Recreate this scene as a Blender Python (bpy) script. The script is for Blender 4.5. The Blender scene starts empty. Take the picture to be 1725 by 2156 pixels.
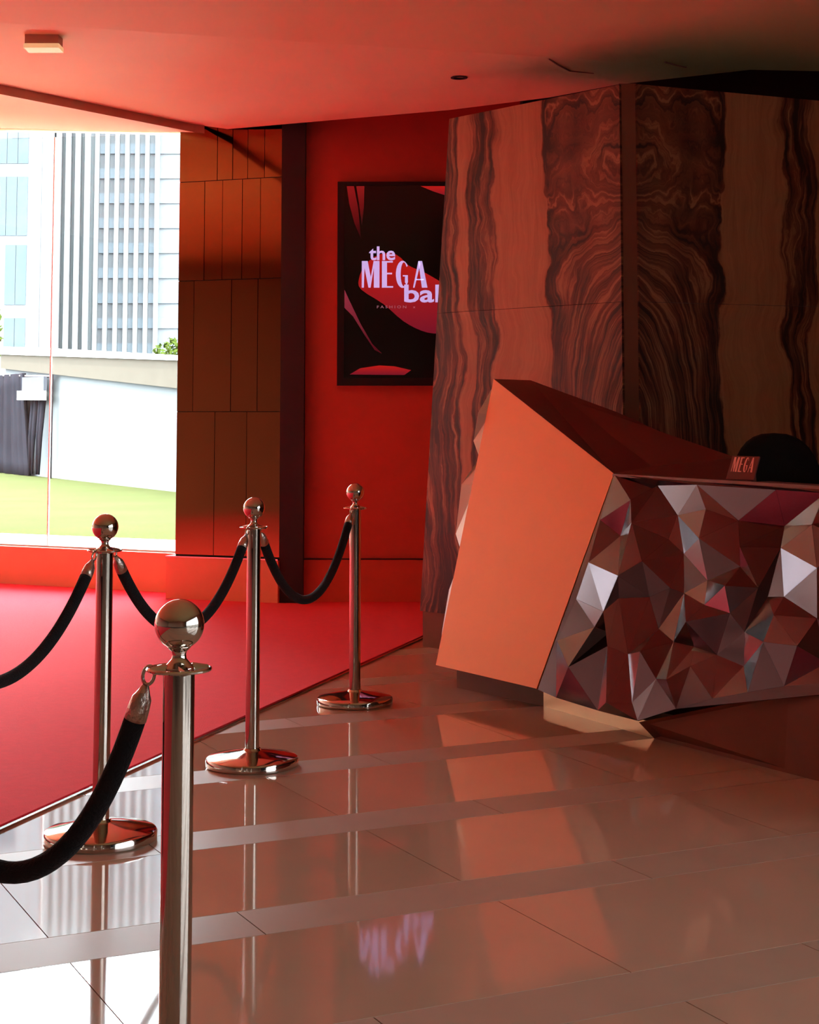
import bpy, bmesh, math, random
from mathutils import Vector, Matrix
from mathutils.geometry import delaunay_2d_cdt
random.seed(7)
SC = bpy.context.scene
COL = SC.collection
PI = math.pi

# ------------------------------------------------------------------ camera
cd = bpy.data.cameras.new('camera'); cam = bpy.data.objects.new('camera', cd); COL.objects.link(cam)
cam.location = (0, 0, 1.3); cam.rotation_euler = (math.radians(95.0), 0, 0)
cd.sensor_fit = 'HORIZONTAL'; cd.sensor_width = 36.0
cd.lens = 3500.0 / 1725.0 * 36.0
cd.shift_x = 0.0; cd.shift_y = -(1078.0 - 573.8) / 1725.0
cd.clip_start = 0.05; cd.clip_end = 1000
SC.camera = cam
# ------------------------------------------------------------------ colour management
EXPO = 3.35
SC.view_settings.view_transform = 'Standard'; SC.view_settings.look = 'None'
SC.view_settings.exposure = EXPO; SC.view_settings.gamma = 1.0
SC.view_settings.use_curve_mapping = False
try:
    SC.cycles.max_bounces = 12; SC.cycles.diffuse_bounces = 6; SC.cycles.glossy_bounces = 6
    SC.cycles.transparent_max_bounces = 12; SC.cycles.caustics_reflective = True
    SC.cycles.use_denoising = True; SC.cycles.use_adaptive_sampling = True; SC.cycles.adaptive_threshold = 0.03; SC.cycles.sample_clamp_indirect = 6.0
except Exception:
    pass
# ------------------------------------------------------------------ sky and sun
W = bpy.data.worlds.new('hazy_sky'); SC.world = W; W.use_nodes = True
wn = W.node_tree.nodes; wl = W.node_tree.links
bg = wn['Background']; bg.inputs[0].default_value = (0.86, 0.93, 1.0, 1); bg.inputs[1].default_value = 4.0
sl = bpy.data.lights.new('sun', 'SUN'); sun = bpy.data.objects.new('sun', sl); COL.objects.link(sun)
sl.energy = 2.2; sl.angle = math.radians(3); sl.color = (1.0, 0.95, 0.86)
sun.rotation_euler = Vector((0.45, -0.22, -1.0)).to_track_quat('-Z', 'Y').to_euler(); sun.location = (0, -10, 30)
def portal(name, c, nrm, sx, sy):
    l = bpy.data.lights.new(name, 'AREA'); l.shape = 'RECTANGLE'; l.size = sx; l.size_y = sy
    l.cycles.is_portal = True
    o = bpy.data.objects.new(name, l); COL.objects.link(o); o.location = c
    o.rotation_euler = Vector(nrm).to_track_quat('-Z', 'Y').to_euler()
portal('window_portal', (-5.35, 14.5, 1.95), (-0.448, -0.894, 0), 8.6, 3.6)
portal('side_window_portal', (4.85, -0.25, 1.55), (-1, 0, 0), 8.9, 3.1)

# ------------------------------------------------------------------ materials
def mat(name, col, rough=0.5, metal=0.0, var=0.12, nscale=8.0, bump=0.0, bscale=60.0, emit=None, estr=0.0, sheen=0.0, coat=0.0, spec=0.5, stretch=(1, 1, 1)):
    m = bpy.data.materials.new(name); m.use_nodes = True
    nt = m.node_tree; n = nt.nodes; l = nt.links; b = n['Principled BSDF']
    tc = n.new('ShaderNodeTexCoord'); mp = n.new('ShaderNodeMapping'); mp.inputs['Scale'].default_value = stretch
    l.new(tc.outputs['Object'], mp.inputs['Vector'])
    nz = n.new('ShaderNodeTexNoise'); nz.inputs['Scale'].default_value = nscale; nz.inputs['Detail'].default_value = 4
    l.new(mp.outputs[0], nz.inputs['Vector'])
    mx = n.new('ShaderNodeMix'); mx.data_type = 'RGBA'
    mx.inputs['A'].default_value = (*[c * (1 - var) for c in col], 1)
    mx.inputs['B'].default_value = (*[min(1, c * (1 + var)) for c in col], 1)
    l.new(nz.outputs['Fac'], mx.inputs['Factor']); l.new(mx.outputs['Result'], b.inputs['Base Color'])
    b.inputs['Roughness'].default_value = rough; b.inputs['Metallic'].default_value = metal
    b.inputs['Specular IOR Level'].default_value = spec
    if sheen:
        b.inputs['Sheen Weight'].default_value = sheen; b.inputs['Sheen Roughness'].default_value = 0.5
    if coat:
        b.inputs['Coat Weight'].default_value = coat; b.inputs['Coat Roughness'].default_value = 0.05
    if bump:
        nb = n.new('ShaderNodeTexNoise'); nb.inputs['Scale'].default_value = bscale; nb.inputs['Detail'].default_value = 3
        l.new(mp.outputs[0], nb.inputs['Vector'])
        bp = n.new('ShaderNodeBump'); bp.inputs['Strength'].default_value = bump; bp.inputs['Distance'].default_value = 0.01
        l.new(nb.outputs['Fac'], bp.inputs['Height']); l.new(bp.outputs[0], b.inputs['Normal'])
    if emit:
        b.inputs['Emission Color'].default_value = (*emit, 1); b.inputs['Emission Strength'].default_value = estr
    return m

M = {}
M['carpet'] = mat('red_carpet', (0.84, 0.016, 0.038), 0.9, 0, 0.10, 30, 0.35, 220, sheen=0.08, spec=0.12)
M['floor_pol'] = mat('polished_stone', (0.52, 0.365, 0.265), 0.05, 0, 0.07, 3.0, 0.012, 2.2, spec=0.9)
M['floor_hon'] = mat('honed_stone', (0.42, 0.3, 0.225), 0.38, 0, 0.06, 6.0, spec=0.15)
M['grout'] = mat('grout', (0.10, 0.07, 0.06), 0.8)
M['ceiling'] = mat('peach_ceiling', (0.84, 0.84, 0.46), 0.75, 0, 0.04, 2.0)
M['fascia'] = mat('brown_fascia', (0.5, 0.29, 0.2), 0.6)
M['dark'] = mat('dark_paint', (0.018, 0.007, 0.008), 0.6)
M['roomwall'] = mat('brown_wall', (0.34, 0.2, 0.14), 0.6)
M['redwall'] = mat('red_wall', (0.72, 0.095, 0.06), 0.42, 0, 0.06, 4.0)
M['redbase'] = mat('red_skirting', (0.75, 0.12, 0.07), 0.5, 0, 0.05, 5.0)
M['orangebase'] = mat('orange_plinth', (0.8, 0.3, 0.17), 0.5, 0, 0.05, 5.0)
M['copper'] = mat('bronze_mirror', (0.25, 0.095, 0.038), 0.07, 1.0, 0.06, 3.0)
M['steel'] = mat('brushed_steel', (0.47, 0.41, 0.35), 0.10, 1.0, 0.05, 20, stretch=(1, 1, .05))
M['chrome'] = mat('polished_steel', (0.58, 0.52, 0.45), 0.08, 1.0, 0.04, 12)
M['velvet'] = mat('black_velvet', (0.010, 0.008, 0.009), 0.85, 0, 0.2, 40, 0.4, 180, sheen=0.04, spec=0.15)
M['ferrule'] = mat('cast_ferrule', (0.55, 0.44, 0.38), 0.28, 1.0, 0.15, 60, 0.3, 120)
M['panel_orange'] = mat('satin_copper', (0.72, 0.235, 0.075), 0.5, 0.35, 0.03, 6.0)
M['facet'] = mat('facet_metal', (0.078, 0.058, 0.066), 0.14, 1.0, 0.08, 5.0)
M['facet_silver'] = mat('facet_silver', (0.7, 0.78, 0.74), 0.4, 0.4, 0.10, 8.0)
M['maroon'] = mat('maroon_laminate', (0.115, 0.018, 0.014), 0.45, 0, 0.10, 6.0)
M['underside'] = mat('brown_laminate', (0.20, 0.055, 0.03), 0.5, 0, 0.10, 6.0)
M['brass'] = mat('brass_plinth', (0.72, 0.50, 0.28), 0.35, 0.7, 0.05, 8.0)
M['brown_plinth'] = mat('brown_plinth', (0.2, 0.08, 0.045), 0.5)
M['black_plastic'] = mat('black_plastic', (0.008, 0.008, 0.010), 0.5)
M['black_fabric'] = mat('black_mesh_fabric', (0.010, 0.010, 0.011), 0.85, 0, .2, 60, .3, 200, spec=.2)
M['screen'] = mat('screen_black', (0.006, 0.005, 0.006), 0.18)
M['letters'] = mat('screen_white', (0.5, 0.5, 0.6), 0.5, emit=(0.52, 0.46, 0.90), estr=0.082)
M['letters_dim'] = mat('screen_dim', (0.3, 0.2, 0.25), 0.5, emit=(0.60, 0.30, 0.40), estr=0.03)
M['mega'] = mat('pink_vinyl', (0.85, 0.42, 0.36), 0.5)
M['white_paint'] = mat('white_paint', (0.62, 0.62, 0.6), 0.6, 0, 0.05, 2.0, spec=0.0)
M['concrete'] = mat('dimmed_concrete', (0.06, 0.05, 0.041), 0.8, 0, 0.10, 6.0, spec=0.0)  # outdoor colours from here on are darkened to offset the bright indoor exposure
M['ext_white'] = mat('dimmed_render', (0.095, 0.097, 0.102), 0.8, 0, 0.05, .2, spec=0.0)
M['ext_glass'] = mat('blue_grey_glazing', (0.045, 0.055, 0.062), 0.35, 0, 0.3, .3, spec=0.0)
M['ext_band'] = mat('dimmed_blue_glazing', (0.088, 0.1, 0.112), 0.4, 0, 0.15, .3, spec=0.0)
M['fin'] = mat('dimmed_fin', (0.11, 0.11, 0.112), 0.6, 0, 0.05, .2, spec=0.0)
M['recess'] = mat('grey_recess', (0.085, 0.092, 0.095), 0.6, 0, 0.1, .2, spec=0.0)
M['grass'] = mat('dimmed_lawn', (0.036, 0.039, 0.016), 0.9, 0, 0.15, 1.2, 0.4, 30, spec=0.0)
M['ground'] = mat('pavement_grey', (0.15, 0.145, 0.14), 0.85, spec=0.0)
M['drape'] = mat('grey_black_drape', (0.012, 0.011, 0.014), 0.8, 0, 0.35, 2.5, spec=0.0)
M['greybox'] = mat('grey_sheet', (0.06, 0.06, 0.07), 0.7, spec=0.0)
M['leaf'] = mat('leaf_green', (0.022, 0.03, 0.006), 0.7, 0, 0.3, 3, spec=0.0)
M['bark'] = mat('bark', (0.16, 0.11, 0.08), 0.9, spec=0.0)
M['mullion'] = mat('pale_silicone', (0.9, 0.9, 0.86), 0.5)
M['lampglass'] = mat('cream_diffuser', (0.80, 0.70, 0.45), 0.4, emit=(0.9, 0.62, 0.28), estr=0.05)

def glass_mat(name, tint, refl):
    m = bpy.data.materials.new(name); m.use_nodes = True
    nt = m.node_tree; n = nt.nodes; l = nt.links; n.clear()
    o = n.new('ShaderNodeOutputMaterial'); t = n.new('ShaderNodeBsdfTransparent'); g = n.new('ShaderNodeBsdfGlossy')
    g.inputs['Roughness'].default_value = 0.02
    nz = n.new('ShaderNodeTexNoise'); nz.inputs['Scale'].default_value = 0.5
    mc = n.new('ShaderNodeMix'); mc.data_type = 'RGBA'
    mc.inputs['A'].default_value = (*[c * .97 for c in tint], 1); mc.inputs['B'].default_value = (*tint, 1)
    l.new(nz.outputs['Fac'], mc.inputs['Factor']); l.new(mc.outputs['Result'], t.inputs['Color'])
    f = n.new('ShaderNodeFresnel'); f.inputs['IOR'].default_value = refl
    mx = n.new('ShaderNodeMixShader'); l.new(f.outputs[0], mx.inputs[0]); l.new(t.outputs[0], mx.inputs[1]); l.new(g.outputs[0], mx.inputs[2])
    l.new(mx.outputs[0], o.inputs['Surface'])
    return m
M['glass'] = glass_mat('clear_glass', (0.90, 0.94, 0.93), 1.25)
M['glass_tint'] = glass_mat('tinted_glass', (0.36, 0.36, 0.36), 1.3)

def marble_mat():
    m = bpy.data.materials.new('veined_onyx'); m.use_nodes = True
    nt = m.node_tree; n = nt.nodes; l = nt.links; b = n['Principled BSDF']
    tc = n.new('ShaderNodeTexCoord'); sp = n.new('ShaderNodeSeparateXYZ'); l.new(tc.outputs['Object'], sp.inputs[0])
    def math_(op, a, bb=None, c=None):
        k = n.new('ShaderNodeMath'); k.operation = op
        for i, v in enumerate((a, bb, c)):
            if v is None: continue
            if isinstance(v, (int, float)): k.inputs[i].default_value = v
            else: l.new(v, k.inputs[i])
        return k.outputs[0]
    def noise(scale, vec, detail=3, rough=.5):
        k = n.new('ShaderNodeTexNoise'); k.inputs['Scale'].default_value = scale; k.inputs['Detail'].default_value = detail; k.inputs['Roughness'].default_value = rough
        l.new(vec, k.inputs['Vector']); return k.outputs['Fac']
    def comb(x, y, z):
        k = n.new('ShaderNodeCombineXYZ')
        for i, v in enumerate((x, y, z)):
            if isinstance(v, (int, float)): k.inputs[i].default_value = v
            else: l.new(v, k.inputs[i])
        return k.outputs[0]
    u = sp.outputs['X']; v = sp.outputs['Z']
    w1 = noise(1.0, comb(math_('MULTIPLY', u, 1.6), 0.3, math_('MULTIPLY', v, 1.5)), 2)
    w2 = noise(1.0, comb(math_('MULTIPLY', u, 7.0), 1.3, math_('MULTIPLY', v, 4.5)), 4)
    uu = math_('ADD', u, math_('ADD', math_('MULTIPLY', math_('SUBTRACT', w1, .5), 0.26), math_('MULTIPLY', math_('SUBTRACT', w2, .5), .11)))
    # broad bands measured away from the corner
    rp = n.new('ShaderNodeValToRGB'); e = rp.color_ramp.elements
    stops = [(0.0, .30), (0.12, .48), (.22, .26), (.30, .42), (.36, .24), (.385, .08), (.40, .80), (.50, .95), (.62, .88), (.70, .80), (.725, .12), (.75, .42), (.775, .15), (.81, .40), (.835, .12), (.85, .75), (.91, .85), (.93, .12), (.955, .45), (1.0, .2)]
    e[0].position, e[0].color = stops[0][0], (stops[0][1],) * 3 + (1,)
    e[1].position, e[1].color = stops[-1][0], (stops[-1][1],) * 3 + (1,)
    for p_, c_ in stops[1:-1]:
        k = e.new(p_); k.color = (c_, c_, c_, 1)
    l.new(math_('DIVIDE', uu, 1.25), rp.inputs['Fac'])
    band = rp.outputs['Color']
    # fine streaks: chevrons near the corner, vertical further out
    near = math_('SUBTRACT', 1.0, math_('MINIMUM', 1.0, math_('DIVIDE', u, .5)))
    slant = math_('MULTIPLY', math_('MULTIPLY', near, .55), math_('SINE', math_('ADD', math_('MULTIPLY', v, 2.1), 2.2)))
    su = math_('ADD', uu, slant)
    st = noise(1.0, comb(math_('MULTIPLY', su, 34.0), 0.7, math_('MULTIPLY', v, 1.7)), 5, .65)
    st2 = noise(1.0, comb(math_('MULTIPLY', su, 110.0), 2.7, math_('MULTIPLY', v, 4.0)), 3, .6)
    dark = math_('SUBTRACT', 1.0, band)
    s_amt = math_('ADD', math_('MULTIPLY', dark, 1.1), .26)
    stk = math_('MULTIPLY', math_('ADD', math_('MULTIPLY', math_('SUBTRACT', st, .5), 2.6), math_('MULTIPLY', math_('SUBTRACT', st2, .5), 1.1)), s_amt)
    val = math_('ADD', math_('SUBTRACT', band, .04), math_('MULTIPLY', stk, .88))
    cr = n.new('ShaderNodeValToRGB'); ce = cr.color_ramp.elements
    ce[0].position, ce[0].color = 0.0, (0.022, 0.010, 0.009, 1)
    ce[1].position, ce[1].color = 1.0, (0.50, 0.29, 0.155, 1)
    for p_, c_ in ((.22, (0.10, .035, .022)), (.45, (.205, .085, .045)), (.62, (.36, .185, .097))):
        k = ce.new(p_); k.color = (*c_, 1)
    l.new(val, cr.inputs['Fac']); l.new(cr.outputs['Color'], b.inputs['Base Color'])
    b.inputs['Roughness'].default_value = 0.38
    bp = n.new('ShaderNodeBump'); bp.inputs['Strength'].default_value = .15; bp.inputs['Distance'].default_value = .006
    l.new(val, bp.inputs['Height']); l.new(bp.outputs[0], b.inputs['Normal'])
    return m
M['marble'] = marble_mat()

# ------------------------------------------------------------------ mesh helpers
def link(name, me, m, parent=None, smooth=False):
    o = bpy.data.objects.new(name, me); COL.objects.link(o)
    if m is not None and not me.materials: me.materials.append(M[m] if isinstance(m, str) else m)
    if smooth:
        for p in me.polygons: p.use_smooth = True
    if parent is not None: o.parent = parent
    return o
def off(parent):
    return Vector((0, 0, 0)) if parent is None else (Vector(parent.location) + off(parent.parent))
def mk(name, verts, faces, m, parent=None, smooth=False):
    """world-space verts; children are stored relative to the parent's base point"""
    d = off(parent)
    me = bpy.data.meshes.new(name); me.from_pydata([tuple(Vector(v) - d) for v in verts], [], faces); me.update()
    bm = bmesh.new(); bm.from_mesh(me); bmesh.ops.recalc_face_normals(bm, faces=bm.faces); bm.to_mesh(me); bm.free()
    return link(name, me, m, parent, smooth)
def prism(poly, dvec):
    """extrude polygon (3-D points) by dvec -> verts, faces"""
    n = len(poly); P = [Vector(p) for p in poly]; Q = [p + Vector(dvec) for p in P]
    f = [tuple(range(n)), tuple(range(2 * n - 1, n - 1, -1))] + [(i, (i + 1) % n, n + (i + 1) % n, n + i) for i in range(n)]
    return P + Q, f
def mkprism(name, poly, dvec, m, parent=None):
    v, f = prism(poly, dvec); return mk(name, v, f, m, parent)
def boxv(x0, x1, y0, y1, z0, z1):
    return prism([(x0, y0, z0), (x1, y0, z0), (x1, y1, z0), (x0, y1, z0)], (0, 0, z1 - z0))
def mkbox(name, b, m, parent=None):
    v, f = boxv(*b); return mk(name, v, f, m, parent)
def lathe(profile, seg=40, cap=True):
    v = []; f = []
    for r, z in profile:
        for i in range(seg):
            a = 2 * PI * i / seg; v.append((r * math.cos(a), r * math.sin(a), z))
    for k in range(len(profile) - 1):
        for i in range(seg):
            j = (i + 1) % seg; f.append((k * seg + i, k * seg + j, (k + 1) * seg + j, (k + 1) * seg + i))
    if cap:
        f.append(tuple(range(seg - 1, -1, -1))); f.append(tuple((len(profile) - 1) * seg + i for i in range(seg)))
    return v, f
def tube(path, radii, seg=14, closed=False):
    P = [Vector(p) for p in path]; n = len(P)
    if not isinstance(radii, (list, tuple)): radii = [radii] * n
    v = []; f = []; ref = None
    for i in range(n):
        if closed: t = P[(i + 1) % n] - P[i - 1]
        else: t = P[min(i + 1, n - 1)] - P[max(i - 1, 0)]
        t.normalize()
        if ref is None:
            ref = t.orthogonal().normalized()
        ref = (ref - t * ref.dot(t)).normalized(); b = t.cross(ref)
        for k in range(seg):
            a = 2 * PI * k / seg; v.append(P[i] + (ref * math.cos(a) + b * math.sin(a)) * radii[i])
    for i in range(n if closed else n - 1):
        for k in range(seg):
            j = (k + 1) % seg; i2 = (i + 1) % n
            f.append((i * seg + k, i * seg + j, i2 * seg + j, i2 * seg + k))
    if not closed:
        f.append(tuple(range(seg - 1, -1, -1))); f.append(tuple((n - 1) * seg + k for k in range(seg)))
    return v, f
def merge(*vfs):
    V = []; F = []
    for v, f in vfs:
        o = len(V); V += list(v); F += [tuple(i + o for i in q) for q in f]
    return V, F
def empty(name, loc, label=None, cat=None, group=None):
    o = bpy.data.objects.new(name, None); COL.objects.link(o); o.location = loc; o.empty_display_size = .1
    tag(o, label, cat, group); return o
def tag(o, label=None, cat=None, group=None, kind=None):
    if label: o['label'] = label
    if cat: o['category'] = cat
    if group: o['group'] = group
    if kind: o['kind'] = kind
    return o
def bevel(o, w, seg=2):
    md = o.modifiers.new('bevel', 'BEVEL'); md.width = w; md.segments = seg; md.limit_method = 'ANGLE'; md.angle_limit = math.radians(40)
    return o

# ------------------------------------------------------------------ floor
floor = tag(mkbox('floor', (-9.2, 5.0, -6.2, 16.2, -0.25, -0.012), 'grout'), 'pale stone tiled lobby floor with polished and honed bands', kind='structure')
TH = math.radians(64.0); UD = Vector((math.sin(TH), math.cos(TH), 0)); VD = Vector((-math.cos(TH), math.sin(TH), 0))
UP, VPER, BW, G = 1.17, 0.8625, 0.215, 0.0016
def tile_mesh(name, du, dv, m):
    c = [UD * a + VD * b for a, b in ((G, G), (du - G, G), (du - G, dv - G), (G, dv - G))]
    v, f = prism([p + Vector((0, 0, -0.012)) for p in c], (0, 0, 0.012))
    me = bpy.data.meshes.new(name); me.from_pydata([tuple(p) for p in v], [], f); me.update()
    me.materials.append(M[m]); return me
tm_f = tile_mesh('polished_tile', UP, VPER - BW, 'floor_pol'); tm_b = tile_mesh('honed_tile', UP, BW, 'floor_hon')
def carpet_side(x, y):   # > 0 when under the carpet
    return -(x + 1.301) * 0.9581 + (y - 5.414) * 0.2865
n_t = [0, 0]
for kv in range(-8, 12):
    for ku in range(-8, 12):
        for which, (u0, v0, du, dv) in enumerate(((1.071 + ku * UP, 4.266 + kv * VPER, UP, VPER - BW), (1.572 + ku * UP, 4.051 + kv * VPER, UP, BW))):
            cs = [UD * (u0 + a * du) + VD * (v0 + b * dv) for a in (0, 1) for b in (0, 1)]
            if all(carpet_side(c.x, c.y) > .05 for c in cs): continue
            c = UD * (u0 + du / 2) + VD * (v0 + dv / 2)
            if not (-5 < c.x < 4.4 and -2.0 < c.y < 11.2): continue
            if max(x.x for x in cs) > 4.85: continue
            o = link('polished_tile' if which == 0 else 'honed_tile', (tm_f, tm_b)[which], None, floor)
            o.location = UD * u0 + VD * v0; n_t[which] += 1
print('tiles', n_t)

# carpet: edge runs along azimuth 16.6 deg
CA = Vector((-1.301, 5.414, 0)); CDIR = Vector((0.286, 0.9582, 0)); CN = Vector((-0.9582, 0.286, 0))
def cp(t, s=0, z=0): 
    p = CA + CDIR * t + CN * s; return Vector((p.x, p.y, z))
carpet_poly = [cp(-8.3), cp(6.62), (0.58, 11.86, 0), (-0.74, 11.86, 0), (-0.93, 11.80, 0), (-1.75, 12.11, 0), (-1.80, 12.47, 0), (-5.0, 14.05, 0), (-8.9, 16.0, 0), (-8.9, 2, 0)]
carpet = mkprism('carpet', [(p[0], p[1], 0.001) for p in carpet_poly], (0, 0, 0.011), 'carpet')
tag(carpet, 'wide red carpet running from the glass front past the rope posts', 'carpet')
edge = mkprism('carpet_edging', [cp(-8.3, -.001, .001), cp(6.0, -.001, .001), cp(6.0, -.022, .001), cp(-8.3, -.022, .001)], (0, 0, .007), 'steel')
tag(edge, 'thin pale metal edging strip along the red carpet', 'edging')

# ------------------------------------------------------------------ room shell
I3 = (-4.27, 7.68, 3.30); F0 = (-2.08, 8.30, 3.30); P3 = (1.965, 9.448, 3.30); P2 = (1.263, 9.968, 3.319); P1b = (0.900, 10.455, 3.335)
P1 = (0.263, 11.002, 3.355); P0 = (-1.322, 11.950, 3.392); E1 = (-1.535, 11.732, 3.388); E0 = (-2.531, 10.132, 3.353)
Rr = (2.372, 9.487, 3.30)
ceil = mk('ceiling', [I3, F0, P3, P2, P1b, P1, P0, E1, E0, (-1.50, 12.02, 3.428)], [(0, 1, 8), (1, 7, 8), (1, 6, 7), (6, 7, 9), (1, 5, 6), (1, 4, 5), (1, 3, 4), (1, 2, 3)], 'ceiling')
tag(ceil, 'folded peach coloured lobby ceiling', kind='structure')
FL = (-9, 6.337, 3.30)
mk('ceiling_near', [FL, I3, F0, P3, Rr, (5.0, 9.75, 3.3), (5.0, -6, 4.15), (-9, -6, 4.15)], [(0, 1, 7), (1, 2, 7), (2, 6, 7), (2, 3, 6), (3, 4, 6), (4, 5, 6)], 'ceiling', ceil)
mk('ceiling_window_bay', [(-4.27, 7.68, 3.24), (-2.531, 10.132, 3.293), (-1.535, 11.732, 3.331), (-1.70, 12.42, 3.455), (-3.295, 13.22, 3.622), (-9, 16.08, 3.9), (-9, 6.3, 3.24), (-1.50, 12.03, 3.41)],
   [(2, 7, 3), (0, 1, 6), (1, 4, 6), (1, 2, 4), (2, 3, 4), (4, 5, 6)], 'ceiling', ceil)
fas = mk('trim_1', [(-4.27, 7.68, 3.30), E0, E1, (-1.535, 11.732, 3.331), (-2.531, 10.132, 3.293), (-4.27, 7.68, 3.24), (-1.47, 11.78, 3.389), (-1.47, 11.78, 3.331)],
         [(0, 1, 4, 5), (1, 2, 3, 4), (2, 6, 7, 3)], 'fascia'); tag(fas, 'brown fascia step across the ceiling before the windows', kind='structure')
mk('fascia_left', [(-4.27, 7.68, 3.30), FL, (-9, 6.3, 3.24), (-4.27, 7.68, 3.24)], [(0, 1, 2, 3)], 'fascia', fas)
tag(mkbox('ceiling_slab', (-9.2, 5.0, -6.2, 12.0, 4.2, 4.4), 'dark'), 'dark slab above the folded ceiling', kind='structure')
mkprism('slab_bay', [(-9.2, 12.0, 4.2), (-1.0, 12.0, 4.2), (-1.6, 12.55, 4.2), (-9.2, 16.3, 4.2)], (0, 0, .2), 'dark', bpy.data.objects['ceiling_slab'])
tag(mkbox('wall_back', (-9.2, 5.0, -6.2, -6.0, -0.012, 4.2), 'roomwall'), 'brown rear lobby wall', kind='structure')
wl_ = tag(mkbox('wall_left', (-9.2, -9.0, -6.0, 16.1, -0.012, 4.2), 'roomwall'), 'brown side lobby wall', kind='structure')
wr = tag(mkbox('wall_right', (4.8, 5.0, 4.2, 12.0, -0.012, 4.2), 'roomwall'), 'brown side wall with tall windows', kind='structure')
mkbox('wall_pier', (4.8, 5.0, -6.0, -4.7, -0.012, 4.2), 'roomwall', wr)
mkbox('wall_head', (4.8, 5.0, -4.7, 4.2, 3.1, 4.2), 'roomwall', wr)
w2 = tag(mkbox('window_2', (4.88, 4.9, -4.7, 4.2, 0, 3.1), 'glass_tint'), 'tall tinted side window', kind='structure')
for y in (-4.7, -2.94, -1.17, 0.6, 2.37, 4.16): mkbox('mullion', (4.84, 4.94, y, y + .04, 0, 3.1), 'dark', w2)

# red back wall with skirting, dark pilaster
wall = tag(mkbox('wall_red', (-0.77, 0.80, 11.87, 12.0, 0.0, 4.2), 'redwall'), 'deep red rear wall carrying the display', kind='structure')
bb = tag(mkbox('baseboard_red', (-0.77, 0.8, 11.845, 11.87, 0.0, 0.305), 'redbase'), 'bright red skirting under the red wall', kind='structure')
mkbox('baseboard_cap', (-0.77, 0.8, 11.840, 11.87, 0.305, 0.312), 'dark', bb)
tag(mkbox('wall_recess', (0.80, 4.8, 11.6, 12.0, 0.0, 4.2), 'dark'), 'recess wall behind the onyx, coloured dark for its shade', kind='structure')  # unlit cavity: its shade is put into the wall colour
pil = tag(mkprism('wall_pilaster', [(-0.915, 11.79, 0.012), (-0.745, 11.76, 0.012), (-0.745, 11.87, 0.012), (-0.90, 11.95, 0.012)], (0, 0, 4.18), 'dark'), 'dark narrow pilaster beside the red wall', kind='structure')

# bronze mirror pier
PA = Vector((-1.690, 12.102, 0)); PB = Vector((-0.905, 11.806, 0)); PD = (PB - PA).normalized(); PN = Vector((PD.y, -PD.x, 0)) 
if PN.y > 0: PN = -PN
pier = tag(mkprism('wall_pier_bronze', [PA - PN * .012 + Vector((0, 0, .0)), PB - PN * .012, PB - PN * .3, PA - PN * .3], (0, 0, 4.2), 'dark'), 'bronze mirror clad pier beside the window', kind='structure')
L = (PB - PA).length
rows = [(0.322, 1.345, [0, .31, .565, L]), (1.345, 2.295, [0, .13, .435, .645, L]), (2.295, 3.022, [0, .21, .355, .515, .66, L]), (3.022, 4.15, [0, .31, .435, .555, .69, L])]
for z0, z1, xs in rows:
    for a, b in zip(xs[:-1], xs[1:]):
        g = .0025; tl = random.uniform(-.003, .003)
        p = [PA + PD * (a + g) + Vector((0, 0, z0 + g)), PA + PD * (b - g) + Vector((0, 0, z0 + g)) + PN * tl, PA + PD * (b - g) + Vector((0, 0, z1 - g)) + PN * tl, PA + PD * (a + g) + Vector((0, 0, z1 - g))]
        mkprism('mirror_panel', p, -PN * .01, 'copper', pier)
pb = tag(mkprism('trim_2', [PA - PD * .045 + PN * .045, PB + PN * .045, PB - PN * .1, PA - PD * .045 - PN * .35], (0, 0, .305), 'orangebase'), 'bright red orange plinth under the bronze pier', kind='structure')
mkprism('ledge', [PA - PD * .05 + PN * .05 + Vector((0, 0, .305)), PB + PN * .05 + Vector((0, 0, .305)), PB + Vector((0, 0, .305)), PA - PD * .05 - PN * .3 + Vector((0, 0, .305))], (0, 0, .01), 'steel', pb)

# window wall
WA = Vector((-1.70, 12.42, 0)); WD = Vector((-0.894, 0.448, 0)); WN = Vector((-0.448, -0.894, 0))
def wp(t, s, z): return WA + WD * t + WN * s + Vector((0, 0, z))
base = tag(mkprism('wall_window_base', [wp(-.1, 0, 0), wp(8.2, 0, 0), wp(8.2, -.30, 0), wp(-.1, -.30, 0)], (0, 0, .30), 'orangebase'), 'low red upstand below the glass front', kind='structure')
mkprism('sill', [wp(-.1, -.06, .30), wp(8.2, -.06, .30), wp(8.2, -1.0, .30), wp(-.1, -1.0, .30)], (0, 0, .012), 'white_paint', base)
mkprism('sill_block', [wp(-.1, -.31, .0), wp(8.2, -.31, .0), wp(8.2, -1.0, .0), wp(-.1, -1.0, .0)], (0, 0, .299), 'white_paint', base)
head = tag(mk('wall_window_head', [wp(-.1, -.02, 3.45), wp(1.78, -.02, 3.622), wp(8.2, -.02, 3.90), wp(8.2, -.02, 4.2), wp(-.1, -.02, 4.2), wp(-.1, -.2, 3.45), wp(1.78, -.2, 3.622), wp(8.2, -.2, 3.90), wp(8.2, -.2, 4.2), wp(-.1, -.2, 4.2)],
   [(0, 1, 2, 3, 4), (5, 6, 7, 8, 9), (0, 1, 6, 5), (1, 2, 7, 6)], 'ceiling'), 'peach bulkhead over the glass front', kind='structure')
win = empty('window_1', wp(1.28, -.1, .312)); tag(win, 'tall frameless glass shopfront facing the lawn', kind='structure')
js = [-.05, 1.31, 3.0, 4.7, 6.4, 8.15]
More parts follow.
